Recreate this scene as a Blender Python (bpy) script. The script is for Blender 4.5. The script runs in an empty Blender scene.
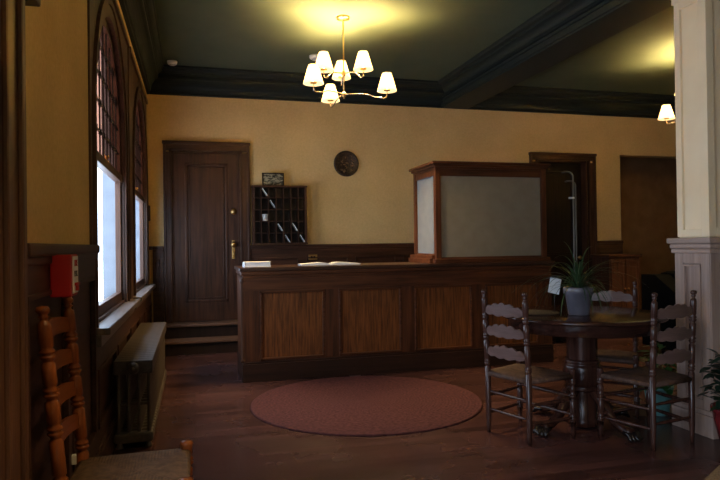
import bpy, bmesh, math, random
from mathutils import Vector, Matrix
random.seed(7)
scn = bpy.context.scene
COL = scn.collection
PI = math.pi

# ------------------------------------------------------------------ camera
F_PX, YAW, PIT, ROL, EYE = 620.0, 0.2628, 0.0084, -0.0134, 1.284
s_, c_ = math.sin(YAW), math.cos(YAW); sp_, cp_ = math.sin(PIT), math.cos(PIT); sr_, cr_ = math.sin(ROL), math.cos(ROL)
fw = Vector((s_*cp_, c_*cp_, sp_)); r0 = Vector((c_, -s_, 0)); u0 = Vector((-sp_*s_, -sp_*c_, cp_))
rt = r0*cr_ + u0*sr_; up = u0*cr_ - r0*sr_
cam = bpy.data.cameras.new('camera'); cam.sensor_width = 36; cam.lens = F_PX/720*36; cam.clip_start = 0.05
co = bpy.data.objects.new('camera', cam); COL.objects.link(co)
m = Matrix((rt, up, -fw)).transposed().to_4x4(); m.translation = Vector((0, 0, EYE)); co.matrix_world = m
scn.camera = co

# ------------------------------------------------------------------ exposure, sky, daylight
scn.view_settings.view_transform = 'Standard'; scn.view_settings.look = 'None'
scn.view_settings.gamma = 1; scn.view_settings.use_curve_mapping = False
scn.view_settings.exposure = 1.0
SKY = 4.2
w = bpy.data.worlds.new('sky'); scn.world = w; w.use_nodes = True
bg = w.node_tree.nodes['Background']; bg.inputs[0].default_value = (0.74, 0.86, 1.0, 1); bg.inputs[1].default_value = SKY
for (y0, y1, z0, z1) in ((-2.7, -.8, .84, 2.9), (3.83, 5.41, .84, 2.9), (6.2, 7.75, .84, 2.9), (-.4, 1.72, .3, 2.05)):
    l = bpy.data.lights.new('window_portal', 'AREA'); l.shape = 'RECTANGLE'; l.size = z1-z0; l.size_y = y1-y0; l.cycles.is_portal = True
    o = bpy.data.objects.new('window_portal', l); COL.objects.link(o)
    o.location = (-.725, (y0+y1)/2, (z0+z1)/2); o.rotation_euler = (0, -PI/2, 0)
BULB = 58.0          # watts of each chandelier bulb
SHADE_GLOW = .5

# ------------------------------------------------------------------ materials
def mat(name, base, rough=.5, metal=0, spec=.5):
    M = bpy.data.materials.new(name); M.use_nodes = True
    p = M.node_tree.nodes['Principled BSDF']
    p.inputs['Base Color'].default_value = (*base, 1); p.inputs['Roughness'].default_value = rough
    p.inputs['Metallic'].default_value = metal; p.inputs['Specular IOR Level'].default_value = spec
    return M
def N(M, t, **kw):
    n = M.node_tree.nodes.new(t)
    for k, v in kw.items():
        if k in n.inputs: n.inputs[k].default_value = v
        else: setattr(n, k, v)
    return n
def L(M, a, b): M.node_tree.links.new(a, b)
def P(M): return M.node_tree.nodes['Principled BSDF']
def coords(M, scale=(1, 1, 1), rot=(0, 0, 0)):
    tc = N(M, 'ShaderNodeTexCoord'); mp = N(M, 'ShaderNodeMapping')
    mp.inputs['Scale'].default_value = scale; mp.inputs['Rotation'].default_value = rot
    L(M, tc.outputs['Object'], mp.inputs[0]); return mp.outputs[0]
def ramp(M, fac, stops):
    r = N(M, 'ShaderNodeValToRGB'); e = r.color_ramp.elements
    while len(e) < len(stops): e.new(.5)
    for k, (p, c) in enumerate(stops): e[k].position = p; e[k].color = (*c, 1)
    L(M, fac, r.inputs[0]); return r.outputs[0]
def bump(M, h, strength=.2, dist=.01):
    b = N(M, 'ShaderNodeBump'); b.inputs['Strength'].default_value = strength; b.inputs['Distance'].default_value = dist
    L(M, h, b.inputs['Height']); L(M, b.outputs[0], P(M).inputs['Normal'])
def wood(name, dark, light, axis=2, rough=.42, k=1.0, spec=.3):
    """grain running along one axis of the object"""
    M = mat(name, light, rough, spec=spec)
    sc = [14*k, 14*k, 14*k]; sc[axis] = .9*k
    v = coords(M, sc)
    n = N(M, 'ShaderNodeTexNoise', Scale=1.6, Detail=7.0, Roughness=.62); L(M, v, n.inputs['Vector'])
    sc2 = [70*k, 70*k, 70*k]; sc2[axis] = 2.0*k
    v2 = coords(M, sc2)
    n2 = N(M, 'ShaderNodeTexNoise', Scale=1.3, Detail=3.0); L(M, v2, n2.inputs['Vector'])
    mx = N(M, 'ShaderNodeMath', operation='MULTIPLY_ADD'); L(M, n2.outputs[0], mx.inputs[0]); mx.inputs[1].default_value = .35
    ad = N(M, 'ShaderNodeMath', operation='SUBTRACT'); L(M, n.outputs[0], ad.inputs[0]); ad.inputs[1].default_value = .17
    L(M, ad.outputs[0], mx.inputs[2])
    L(M, ramp(M, mx.outputs[0], [(.3, dark), (.68, light)]), P(M).inputs['Base Color'])
    bump(M, mx.outputs[0], .08, .004)
    return M
def noisy(name, a, b, scale=20, rough=.6, bs=.2, bd=.005, metal=0, detail=5.0, spec=.5):
    M = mat(name, a, rough, metal, spec)
    n = N(M, 'ShaderNodeTexNoise', Scale=scale, Detail=detail); L(M, coords(M), n.inputs['Vector'])
    L(M, ramp(M, n.outputs[0], [(.32, a), (.68, b)]), P(M).inputs['Base Color'])
    if bs: bump(M, n.outputs[0], bs, bd)
    return M

def wall_paint():
    M = mat('ochre_paint', (.5, .3, .1), .85, spec=.2)
    v = coords(M)
    n = N(M, 'ShaderNodeTexNoise', Scale=2.2, Detail=4.0); L(M, v, n.inputs['Vector'])
    g = N(M, 'ShaderNodeTexNoise', Scale=42.0, Detail=3.0); L(M, v, g.inputs['Vector'])
    a = N(M, 'ShaderNodeMath', operation='MULTIPLY_ADD'); L(M, g.outputs[0], a.inputs[0]); a.inputs[1].default_value = .5
    b = N(M, 'ShaderNodeMath', operation='MULTIPLY'); L(M, n.outputs[0], b.inputs[0]); b.inputs[1].default_value = .5
    L(M, b.outputs[0], a.inputs[2])
    L(M, ramp(M, a.outputs[0], [(.3, (.64, .44, .195)), (.7, (.80, .575, .28))]), P(M).inputs['Base Color'])
    bump(M, g.outputs[0], .35, .006)
    return M
def floor_boards():
    M = mat('floor_boards', (.05, .02, .014), .3, spec=.45)
    v = coords(M)
    b = N(M, 'ShaderNodeTexBrick', offset=.37, offset_frequency=3, squash=1.0)
    b.inputs['Color1'].default_value = (.2, .2, .2, 1); b.inputs['Color2'].default_value = (.8, .8, .8, 1); b.inputs['Mortar'].default_value = (0, 0, 0, 1)
    b.inputs['Scale'].default_value = 1.0; b.inputs['Mortar Size'].default_value = .0028; b.inputs['Mortar Smooth'].default_value = .3
    b.inputs['Brick Width'].default_value = 1.7; b.inputs['Row Height'].default_value = .085
    L(M, v, b.inputs['Vector'])
    n = N(M, 'ShaderNodeTexNoise', Scale=1.5, Detail=6.0, Roughness=.65); L(M, coords(M, (2.2, 26, 1)), n.inputs['Vector'])
    w_ = N(M, 'ShaderNodeTexNoise', Scale=1.4, Detail=4.0); L(M, v, w_.inputs['Vector'])
    a = N(M, 'ShaderNodeMath', operation='MULTIPLY_ADD'); L(M, b.outputs[0], a.inputs[0]); a.inputs[1].default_value = .42
    h = N(M, 'ShaderNodeMath', operation='MULTIPLY_ADD'); L(M, n.outputs[0], h.inputs[0]); h.inputs[1].default_value = .6; h.inputs[2].default_value = -.06
    L(M, h.outputs[0], a.inputs[2])
    col = ramp(M, a.outputs[0], [(.22, (.012, .006, .0063)), (.76, (.105, .045, .043))])
    mx = N(M, 'ShaderNodeMix', data_type='RGBA'); L(M, b.outputs['Fac'], mx.inputs[0]); L(M, col, mx.inputs[6]); mx.inputs[7].default_value = (.008, .004, .003, 1)
    L(M, mx.outputs[2], P(M).inputs['Base Color'])
    rr = N(M, 'ShaderNodeMapRange'); L(M, w_.outputs[0], rr.inputs[0]); rr.inputs[1].default_value = .3; rr.inputs[2].default_value = .7; rr.inputs[3].default_value = .16; rr.inputs[4].default_value = .34
    L(M, rr.outputs[0], P(M).inputs['Roughness'])
    s = N(M, 'ShaderNodeMath', operation='SUBTRACT'); L(M, n.outputs[0], s.inputs[0]); L(M, b.outputs['Fac'], s.inputs[1])
    bump(M, s.outputs[0], .12, .004)
    return M
def rush(name, a, b):
    """cords wrapped square over the four rails, meeting on the diagonals"""
    M = mat(name, b, .7, spec=.3)
    tc = N(M, 'ShaderNodeTexCoord'); sx = N(M, 'ShaderNodeSeparateXYZ'); L(M, tc.outputs['Object'], sx.inputs[0])
    ax = N(M, 'ShaderNodeMath', operation='ABSOLUTE'); L(M, sx.outputs[0], ax.inputs[0])
    ay = N(M, 'ShaderNodeMath', operation='ABSOLUTE'); L(M, sx.outputs[1], ay.inputs[0])
    gt = N(M, 'ShaderNodeMath', operation='GREATER_THAN'); L(M, ax.outputs[0], gt.inputs[0]); L(M, ay.outputs[0], gt.inputs[1])
    mx = N(M, 'ShaderNodeMix', data_type='FLOAT'); L(M, gt.outputs[0], mx.inputs[0]); L(M, sx.outputs[0], mx.inputs[2]); L(M, sx.outputs[1], mx.inputs[3])
    ml = N(M, 'ShaderNodeMath', operation='MULTIPLY'); L(M, mx.outputs[0], ml.inputs[0]); ml.inputs[1].default_value = 520
    sn = N(M, 'ShaderNodeMath', operation='SINE'); L(M, ml.outputs[0], sn.inputs[0])
    n = N(M, 'ShaderNodeTexNoise', Scale=35.0, Detail=4.0); L(M, tc.outputs['Object'], n.inputs['Vector'])
    s2 = N(M, 'ShaderNodeMath', operation='MULTIPLY_ADD'); L(M, sn.outputs[0], s2.inputs[0]); s2.inputs[1].default_value = .07; L(M, n.outputs[0], s2.inputs[2])
    L(M, ramp(M, s2.outputs[0], [(.3, a), (.7, b)]), P(M).inputs['Base Color'])
    bump(M, sn.outputs[0], .5, .003)
    return M
def thin_glass(name, tint, gloss=.08, rough=.02):
    M = bpy.data.materials.new(name); M.use_nodes = True; nt = M.node_tree; nt.nodes.remove(nt.nodes['Principled BSDF'])
    t = N(M, 'ShaderNodeBsdfTransparent'); t.inputs[0].default_value = (*tint, 1)
    g = N(M, 'ShaderNodeBsdfGlossy'); g.inputs['Roughness'].default_value = rough
    x = N(M, 'ShaderNodeMixShader'); x.inputs[0].default_value = gloss
    L(M, t.outputs[0], x.inputs[1]); L(M, g.outputs[0], x.inputs[2]); L(M, x.outputs[0], nt.nodes['Material Output'].inputs[0])
    return M
def frosted(name, a, b):
    M = bpy.data.materials.new(name); M.use_nodes = True; nt = M.node_tree; nt.nodes.remove(nt.nodes['Principled BSDF'])
    n = N(M, 'ShaderNodeTexNoise', Scale=9.0, Detail=5.0); L(M, coords(M), n.inputs['Vector'])
    col = ramp(M, n.outputs[0], [(.3, a), (.7, b)])
    d = N(M, 'ShaderNodeBsdfDiffuse'); t = N(M, 'ShaderNodeBsdfTranslucent'); L(M, col, d.inputs[0]); L(M, col, t.inputs[0])
    x = N(M, 'ShaderNodeMixShader'); x.inputs[0].default_value = .3; L(M, d.outputs[0], x.inputs[1]); L(M, t.outputs[0], x.inputs[2])
    r = N(M, 'ShaderNodeBsdfRefraction'); r.inputs['Roughness'].default_value = .26; r.inputs['IOR'].default_value = 1.02; r.inputs[0].default_value = (.8, .8, .78, 1)
    y = N(M, 'ShaderNodeMixShader'); y.inputs[0].default_value = .6; L(M, x.outputs[0], y.inputs[1]); L(M, r.outputs[0], y.inputs[2])
    g = N(M, 'ShaderNodeBsdfGlossy'); g.inputs['Roughness'].default_value = .3
    z = N(M, 'ShaderNodeMixShader'); z.inputs[0].default_value = .06; L(M, y.outputs[0], z.inputs[1]); L(M, g.outputs[0], z.inputs[2])
    L(M, z.outputs[0], nt.nodes['Material Output'].inputs[0]); return M
def lampshade():
    M = bpy.data.materials.new('lit_lampshade'); M.use_nodes = True; nt = M.node_tree; nt.nodes.remove(nt.nodes['Principled BSDF'])
    e = N(M, 'ShaderNodeEmission'); e.inputs[0].default_value = (1, .72, .36, 1); e.inputs[1].default_value = SHADE_GLOW
    t = N(M, 'ShaderNodeBsdfTranslucent'); t.inputs[0].default_value = (.85, .72, .5, 1)
    a = N(M, 'ShaderNodeAddShader'); L(M, e.outputs[0], a.inputs[0]); L(M, t.outputs[0], a.inputs[1])
    L(M, a.outputs[0], nt.nodes['Material Output'].inputs[0]); return M
def braid():
    M = mat('braided_wool', (.2, .05, .05), .95, spec=.1)
    tc = N(M, 'ShaderNodeTexCoord'); sx = N(M, 'ShaderNodeSeparateXYZ'); L(M, tc.outputs['Object'], sx.inputs[0])
    at = N(M, 'ShaderNodeMath', operation='ARCTAN2'); L(M, sx.outputs[1], at.inputs[0]); L(M, sx.outputs[0], at.inputs[1])
    ln = N(M, 'ShaderNodeVectorMath', operation='LENGTH'); L(M, tc.outputs['Object'], ln.inputs[0])
    cb = N(M, 'ShaderNodeCombineXYZ')
    m1 = N(M, 'ShaderNodeMath', operation='MULTIPLY'); L(M, at.outputs[0], m1.inputs[0]); m1.inputs[1].default_value = 26
    m2 = N(M, 'ShaderNodeMath', operation='MULTIPLY'); L(M, ln.outputs['Value'], m2.inputs[0]); m2.inputs[1].default_value = 50
    L(M, m1.outputs[0], cb.inputs[0]); L(M, m2.outputs[0], cb.inputs[1])
    n = N(M, 'ShaderNodeTexNoise', Scale=1.0, Detail=3.0); L(M, cb.outputs[0], n.inputs['Vector'])
    L(M, ramp(M, n.outputs[0], [(.3, (.038, .014, .017)), (.7, (.088, .033, .036))]), P(M).inputs['Base Color'])
    bump(M, n.outputs[0], .4, .004)
    return M

HALL = noisy('brown_hall_paint', (.30, .16, .07), (.40, .22, .10), 5, .8, .1); OCHRE = wall_paint(); BOARDS = floor_boards()
GREEN = noisy('green_ceiling_paint', (.072, .094, .062), (.083, .106, .07), 3, .75, .05, .003, spec=.25)
CROWN = mat('dark_green_gloss_paint', (.013, .020, .019), .6, spec=.3)
DOORW = wood('dark_walnut_door', (.022, .008, .0045), (.085, .033, .017), 2)
DOORX = wood('dark_walnut_rail', (.022, .008, .0045), (.085, .033, .017), 0)
DOORY = wood('dark_walnut_along', (.022, .009, .006), (.07, .03, .019), 1)
DARKTOP = wood('dark_worktop_wood', (.02, .009, .006), (.06, .026, .016), 0, .28, spec=.45)
PLINTHW = wood('dark_plinth_wood', (.014, .006, .004), (.048, .018, .009), 0)
TREAD = wood('lit_tread_wood', (.05, .028, .02), (.16, .085, .055), 0, .4)  # lighter than the risers: window light on the treads painted into the wood
BLACKW = wood('black_stained_wood', (.008, .004, .003), (.022, .011, .008), 2)
PANEL = wood('oak_counter_panel', (.05, .0145, .0045), (.25, .080, .020), 2, k=2.2)
COUNTX = wood('counter_rail_wood', (.032, .010, .0045), (.125, .040, .014), 0)
COUNTZ = wood('counter_stile_wood', (.032, .010, .0045), (.125, .040, .014), 2)
WINW = wood('window_casing_wood', (.04, .018, .012), (.13, .06, .035), 2)
SILLW = wood('sill_wood', (.12, .09, .075), (.22, .17, .15), 1, .3)
CHAIRW = wood('walnut_chair_wood', (.024, .010, .0075), (.08, .033, .024), 2, .26, spec=.42)
CHAIRX = wood('walnut_slat_sheen', (.08, .045, .04), (.19, .115, .10), 0, .3, spec=.7)  # base lightened so the slats carry the sheen of the windows
MAPLE = wood('orange_maple_wood', (.105, .026, .006), (.25, .068, .015), 2, .28)
MAPLEX = wood('orange_maple_slat', (.105, .026, .006), (.25, .068, .015), 0, .28)
TABLEW = wood('mahogany_table_wood', (.014, .006, .005), (.05, .019, .013), 0, .16)
TABLEZ = wood('mahogany_column_wood', (.018, .007, .0055), (.062, .023, .015), 2, .2)
CLAW = mat('dark_carved_claw', (.012, .008, .008), .22)
RUSH = rush('rush_seat', (.055, .03, .02), (.135, .08, .05))
RUSHD = rush('dark_rush_seat', (.05, .026, .019), (.125, .068, .048))
GLASS = thin_glass('window_glass', (.93, .96, 1.0), .06)
AMBER = thin_glass('amber_glass', (.15, .07, .048), .06, .2)
FROST = frosted('tan_frosted_glass', (.62, .52, .37), (.72, .61, .45)); FROSTS = frosted('daylit_frosted_glass', (.50, .58, .70), (.58, .66, .78))  # same glass twice; the side pane's bluish tone paints in window daylight
REVEAL = noisy('pale_reveal_paint', (.15, .165, .195), (.21, .23, .26), 6, .7, .1)
LEAD = mat('dark_lead', (.012, .009, .008), .5, .3)
IRON = noisy('painted_cast_iron', (.066, .052, .044), (.115, .09, .075), 30, .36, .15, .003, .25)
BRASS = mat('aged_brass', (.62, .40, .16), .28, 1)
NICKEL = mat('satin_nickel', (.72, .62, .5), .25, 1)
CHROME = mat('dull_chrome', (.13, .13, .125), .4, 1)
SHADE = lampshade()
CREAM = noisy('cream_paint', (.84, .66, .42), (.90, .73, .49), 4, .55, .1, .004)
TAUPE = wood('taupe_painted_wood', (.30, .20, .16), (.44, .31, .25), 2, .45)
TAUPEX = wood('taupe_cap_wood', (.30, .20, .16), (.44, .31, .25), 1, .45)
RED = mat('red_enamel', (.45, .006, .006), .4)
WHITE = mat('white_plastic', (.75, .75, .74), .45)
PAPER = noisy('white_paper', (.7, .71, .73), (.78, .79, .8), 15, .8, .05)
DARKINK = mat('black_ink', (.01, .01, .01), .6)
BRAID = braid()
JUTE = noisy('jute_mat', (.13, .085, .045), (.26, .18, .10), 90, .95, .6, .004)
BLACK = mat('black_leather', (.006, .006, .006), .9, spec=0.0)
BULBM = mat('frosted_bulb', (.9, .85, .75), .4)
POT = noisy('grey_glazed_pot', (.09, .083, .10), (.15, .138, .165), 9, .3, .05)
TEAL = noisy('teal_glazed_pot', (.12, .33, .32), (.20, .44, .42), 8, .3, .05)
REDPOT = noisy('dark_red_glaze', (.12, .012, .014), (.2, .02, .022), 8, .25, .05)
SOIL = noisy('potting_soil', (.01, .007, .005), (.03, .02, .014), 60, .95, .6)
LEAF = noisy('strap_leaf', (.012, .03, .012), (.05, .09, .035), 14, .35, .1)
LEAF2 = noisy('dark_leaf', (.02, .08, .022), (.07, .20, .05), 14, .35, .1)
LEAF3 = noisy('blackish_leaf', (.006, .016, .009), (.014, .035, .018), 14, .4, .1)
WICKER = noisy('dark_wicker', (.012, .008, .006), (.07, .045, .034), 110, .8, .8, .006)
BRONZE = noisy('cast_bronze', (.02, .013, .012), (.09, .055, .035), 40, .45, .6, .006, .4)

# ------------------------------------------------------------------ mesh helpers
class MB:
    def __init__(s): s.bm = bmesh.new()
    def box(s, x0, x1, y0, y1, z0, z1, bev=0, M=None):
        r = bmesh.ops.create_cube(s.bm, size=1); vs = r['verts']
        for v in vs: v.co = Vector((x0+(v.co.x+.5)*(x1-x0), y0+(v.co.y+.5)*(y1-y0), z0+(v.co.z+.5)*(z1-z0)))
        if bev:
            es = list({e for v in vs for e in v.link_edges})
            rb = bmesh.ops.bevel(s.bm, geom=es, offset=bev, segments=2, profile=.6, affect='EDGES', clamp_overlap=True)
            vs = list({v for f in rb['faces'] for v in f.verts} | {v for v in vs if v.is_valid})
        if M: bmesh.ops.transform(s.bm, matrix=M, verts=vs)
        return s
    def lathe(s, prof, seg=20, M=None, closed=False):
        rings = []
        for r, z in prof:
            if r < 1e-5: rings.append([s.bm.verts.new((0, 0, z))])
            else: rings.append([s.bm.verts.new((r*math.cos(2*PI*k/seg), r*math.sin(2*PI*k/seg), z)) for k in range(seg)])
        allv = [v for q in rings for v in q]
        for a, b in zip(rings, rings[1:]):
            for k in range(seg):
                q = (k+1) % seg
                try:
                    if len(a) == 1 and len(b) == 1: continue
                    if len(a) == 1: f = s.bm.faces.new((a[0], b[k], b[q]))
                    elif len(b) == 1: f = s.bm.faces.new((a[k], a[q], b[0]))
                    else: f = s.bm.faces.new((a[k], a[q], b[q], b[k]))
                    f.smooth = True
                except ValueError: pass
        if M: bmesh.ops.transform(s.bm, matrix=M, verts=allv)
        return s
    def tube(s, pts, rad, seg=10, caps=True):
        pts = [Vector(p) for p in pts]; n = len(pts)
        rads = rad if isinstance(rad, (list, tuple)) else [rad]*n
        t0 = (pts[1]-pts[0]).normalized(); ref = Vector((0, 0, 1)) if abs(t0.z) < .9 else Vector((1, 0, 0))
        nn = t0.cross(ref).normalized(); rings = []
        for i, p in enumerate(pts):
            t = (pts[min(i+1, n-1)]-pts[max(i-1, 0)]).normalized()
            nn = (nn - t*nn.dot(t)).normalized(); b = t.cross(nn)
            rings.append([s.bm.verts.new(p + (nn*math.cos(2*PI*k/seg)+b*math.sin(2*PI*k/seg))*rads[i]) for k in range(seg)])
        for a, b in zip(rings, rings[1:]):
            for k in range(seg):
                f = s.bm.faces.new((a[k], a[(k+1) % seg], b[(k+1) % seg], b[k])); f.smooth = True
        if caps: s.bm.faces.new(rings[0][::-1]); s.bm.faces.new(rings[-1])
        return s
    def prism(s, poly, d, M=None):
        """poly in the local XZ plane, thickness d centred on y=0"""
        a = [s.bm.verts.new((x, -d/2, z)) for x, z in poly]; b = [s.bm.verts.new((x, d/2, z)) for x, z in poly]
        s.bm.faces.new(a); s.bm.faces.new(b[::-1]); n = len(a)
        for k in range(n): s.bm.faces.new((a[k], b[k], b[(k+1) % n], a[(k+1) % n]))
        if M: bmesh.ops.transform(s.bm, matrix=M, verts=a+b)
        return s
    def sweep(s, prof, a, b, nrm):
        """profile (d, z) extruded from a to b, d along nrm"""
        a, b, nrm = Vector(a), Vector(b), Vector(nrm)
        A = [s.bm.verts.new(a+nrm*d+Vector((0, 0, z))) for d, z in prof]; B = [s.bm.verts.new(b+nrm*d+Vector((0, 0, z))) for d, z in prof]
        n = len(A)
        for k in range(n): s.bm.faces.new((A[k], A[(k+1) % n], B[(k+1) % n], B[k]))
        s.bm.faces.new(A[::-1]); s.bm.faces.new(B)
        return s
    def strip(s, pts, widths, side, thick=0):
        """a leaf: strip along pts, width across side, with a V fold"""
        L_, C_, R_ = [], [], []
        for p, w_ in zip(pts, widths):
            L_.append(s.bm.verts.new(p-side*w_)); C_.append(s.bm.verts.new(p-Vector((0, 0, w_*.35)))); R_.append(s.bm.verts.new(p+side*w_))
        for k in range(len(pts)-1):
            for a, b in ((L_, C_), (C_, R_)):
                f = s.bm.faces.new((a[k], b[k], b[k+1], a[k+1])); f.smooth = True
        return s
    def build(s, name, material, parent=None, loc=(0, 0, 0), rz=0):
        bmesh.ops.recalc_face_normals(s.bm, faces=s.bm.faces[:])
        me = bpy.data.meshes.new(name); s.bm.to_mesh(me); s.bm.free(); me.materials.append(material)
        o = bpy.data.objects.new(name, me); COL.objects.link(o)
        o.location = loc; o.rotation_euler = (0, 0, rz)
        if parent: o.parent = parent
        return o
def tag(o, label, cat, group=None):
    o['label'] = label; o['category'] = cat
    if group: o['group'] = group
    return o
def thing(name, label, cat, loc=(0, 0, 0), rz=0, group=None):
    o = bpy.data.objects.new(name, None); COL.objects.link(o); o.empty_display_size = .1
    o.location = loc; o.rotation_euler = (0, 0, rz); return tag(o, label, cat, group)
def setting(name):
    o = bpy.data.objects.new(name, None); COL.objects.link(o); o.empty_display_size = .1; o['kind'] = 'structure'; return o
def struct(o): o['kind'] = 'structure'; return o
def dup(root, loc, rz, label):
    r = root.copy(); COL.objects.link(r); r.location = loc; r.rotation_euler = (0, 0, rz); r['label'] = label
    for ch in list(root.children):
        c = ch.copy(); COL.objects.link(c); c.parent = r
        for g in list(ch.children):
            d = g.copy(); COL.objects.link(d); d.parent = c
    return r
T = Matrix.Translation
def RX(a): return Matrix.Rotation(a, 4, 'X')
def RY(a): return Matrix.Rotation(a, 4, 'Y')
def RZ(a): return Matrix.Rotation(a, 4, 'Z')

# ------------------------------------------------------------------ the room
XL, YB, TOP, CZ = -.548, 8.29, 3.24, 3.52
XR, YF, XO = 9.0, -3.0, -.71
b = MB(); b.box(XO-.05, XR+.2, YF-.2, 11.2, -.12, 0); struct(b.build('floor', BOARDS))
b = MB(); b.box(XO, XR+.2, YF-.2, 11.2, CZ, CZ+.12); struct(b.build('ceiling', GREEN))
OPEN = [(-2.7, -.8, .84, 2.9), (-.4, 1.72, .3, 2.05), (3.83, 5.41, .84, 2.93), (6.2, 7.75, .84, 2.93)]
b = MB(); y = YF-.2
for (a, e, z0, z1) in OPEN:
    b.box(XO, XL, y, a, 0, CZ); b.box(XO, XL, a, e, 0, z0); b.box(XO, XL, a, e, z1, CZ); y = e
b.box(XO, XL, y, YB+.2, 0, CZ); struct(b.build('wall_left', OCHRE))
D1 = (-.26, .60, 0, 2.53); D2 = (5.0, 5.86, 0, 2.53); D3 = (6.455, 8.3, 0, 2.64)
b = MB(); x = XL
for (a, e, z0, z1) in (D1, D2, D3):
    b.box(x, a, YB, YB+.2, 0, CZ); b.box(a, e, YB, YB+.2, z1, CZ); x = e
b.box(x, XR, YB, YB+.2, 0, CZ); struct(b.build('wall_back', OCHRE))
b = MB(); b.box(XR, XR+.2, YF-.2, 11.2, 0, CZ); struct(b.build('wall_right', OCHRE))
b = MB(); b.box(XO, XR, YF-.2, YF, 0, CZ); struct(b.build('wall_front', OCHRE))
b = MB(); b.box(XL, XR, 9.45, 9.6, 0, CZ); b.box(6.2, 6.35, YB+.2, 9.45, 0, CZ); struct(b.build('wall_hall', HALL))
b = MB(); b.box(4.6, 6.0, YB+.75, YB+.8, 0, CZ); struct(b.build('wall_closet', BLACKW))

# crown mouldings (profile: d from the wall, z)
def crown_prof(p, z0, z1):
    h = z1-z0
    pr = [(0, z1), (0, z0), (.035, z0), (.04, z0+.03*h), (.03, z0+.08*h), (.05, z0+.12*h)]
    for k in range(7):
        t = k/6; pr.append((.05+(p*.62-.05)*(1-math.cos(t*PI/2)), z0+(.12+.42*math.sin(t*PI/2))*h))
    pr += [(p*.66, z0+.56*h), (p*.66, z0+.68*h), (p*.72, z0+.70*h)]
    for k in range(6):
        t = k/5; pr.append((p*.72+p*.22*math.sin(t*PI/2), z0+(.72+.16*(1-math.cos(t*PI/2)))*h))
    pr += [(p*.96, z0+.9*h), (p, z0+.92*h), (p, z1)]
    return pr
b = MB(); b.sweep(crown_prof(.23, TOP, CZ), (XL, YF, 0), (XL, YB, 0), (1, 0, 0)); struct(b.build('trim_1', CROWN))
b = MB(); b.sweep(crown_prof(.39, TOP, CZ), (XL, YB, 0), (XR, YB, 0), (0, -1, 0)); struct(b.build('trim_2', CROWN))
b = MB(); b.box(3.46, 3.87, YF, YB, TOP, CZ-.002)
b.sweep(crown_prof(.2, TOP+.13, CZ), (3.46, YF, 0), (3.46, YB, 0), (-1, 0, 0))
b.box(3.445, 3.46, YF, YB, TOP+.02, TOP+.05); b.box(3.445, 3.46, YF, YB, TOP+.09, TOP+.12)
b.sweep(crown_prof(.12, TOP+.16, CZ), (3.87, YF, 0), (3.87, YB, 0), (1, 0, 0)); struct(b.build('ceiling_beam', CROWN))

# wainscot: panels along a wall. put(u0,u1,z0,z1,d0,d1) maps onto the wall
def wainscot(name, put, u0, u1, ztop, panels, cap=True, base=True):
    b = MB()
    def q(a, e, z0, z1, d0, d1, bev=0): b.box(*put(a, e, z0, z1, d0, d1), bev)
    q(u0, u1, 0, ztop-.04, 0, .012)
    q(u0, u1, ztop-.17, ztop-.04, .012, .03)
    q(u0, u1, .16, .28, .012, .03)
    for k in range(panels+1):
        c = u0+(u1-u0)*k/panels; h = .05
        q(max(u0, c-h), min(u1, c+h), .28, ztop-.17, .012, .03)
    for k in range(panels):
        a = u0+(u1-u0)*k/panels+.05; e = u0+(u1-u0)*(k+1)/panels-.05
        for (x0, x1, z0, z1) in ((a, e, .28, .30), (a, e, ztop-.19, ztop-.17), (a, a+.02, .28, ztop-.17), (e-.02, e, .28, ztop-.17)):
            q(x0, x1, z0, z1, .012, .038, .004)
    if cap: q(u0, u1, ztop-.045, ztop, 0, .055, .008); q(u0, u1, ztop-.075, ztop-.045, 0, .04, .006)
    if base: q(u0, u1, 0, .15, .012, .045); q(u0, u1, .15, .18, .012, .038, .006)
    return struct(b.build(name, DOORX if name != 'trim_3' else DOORY))
def put_left(a, e, z0, z1, d0, d1): return (XL+d0, XL+d1, a, e, z0, z1)
def put_back(a, e, z0, z1, d0, d1): return (a, e, YB-d1, YB-d0, z0, z1)
wainscot('trim_3', put_left, 2.14, 3.66, 1.305, 2)
wainscot('trim_4', put_left, 3.66, 8.24, .78, 5, cap=False)
wainscot('trim_5', put_back, XL+.05, -.365, 1.305, 1)
wainscot('trim_6', put_back, .73, 4.86, 1.305, 6)
wainscot('trim_7', put_back, 5.99, 6.455, 1.305, 1)
b = MB(); b.box(XL, XL+.012, 7.98, 8.24, .7, 1.26); b.box(XL, XL+.05, 7.98, 8.24, 1.26, 1.305, .006); struct(b.build('trim_8', DOORY))

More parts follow.
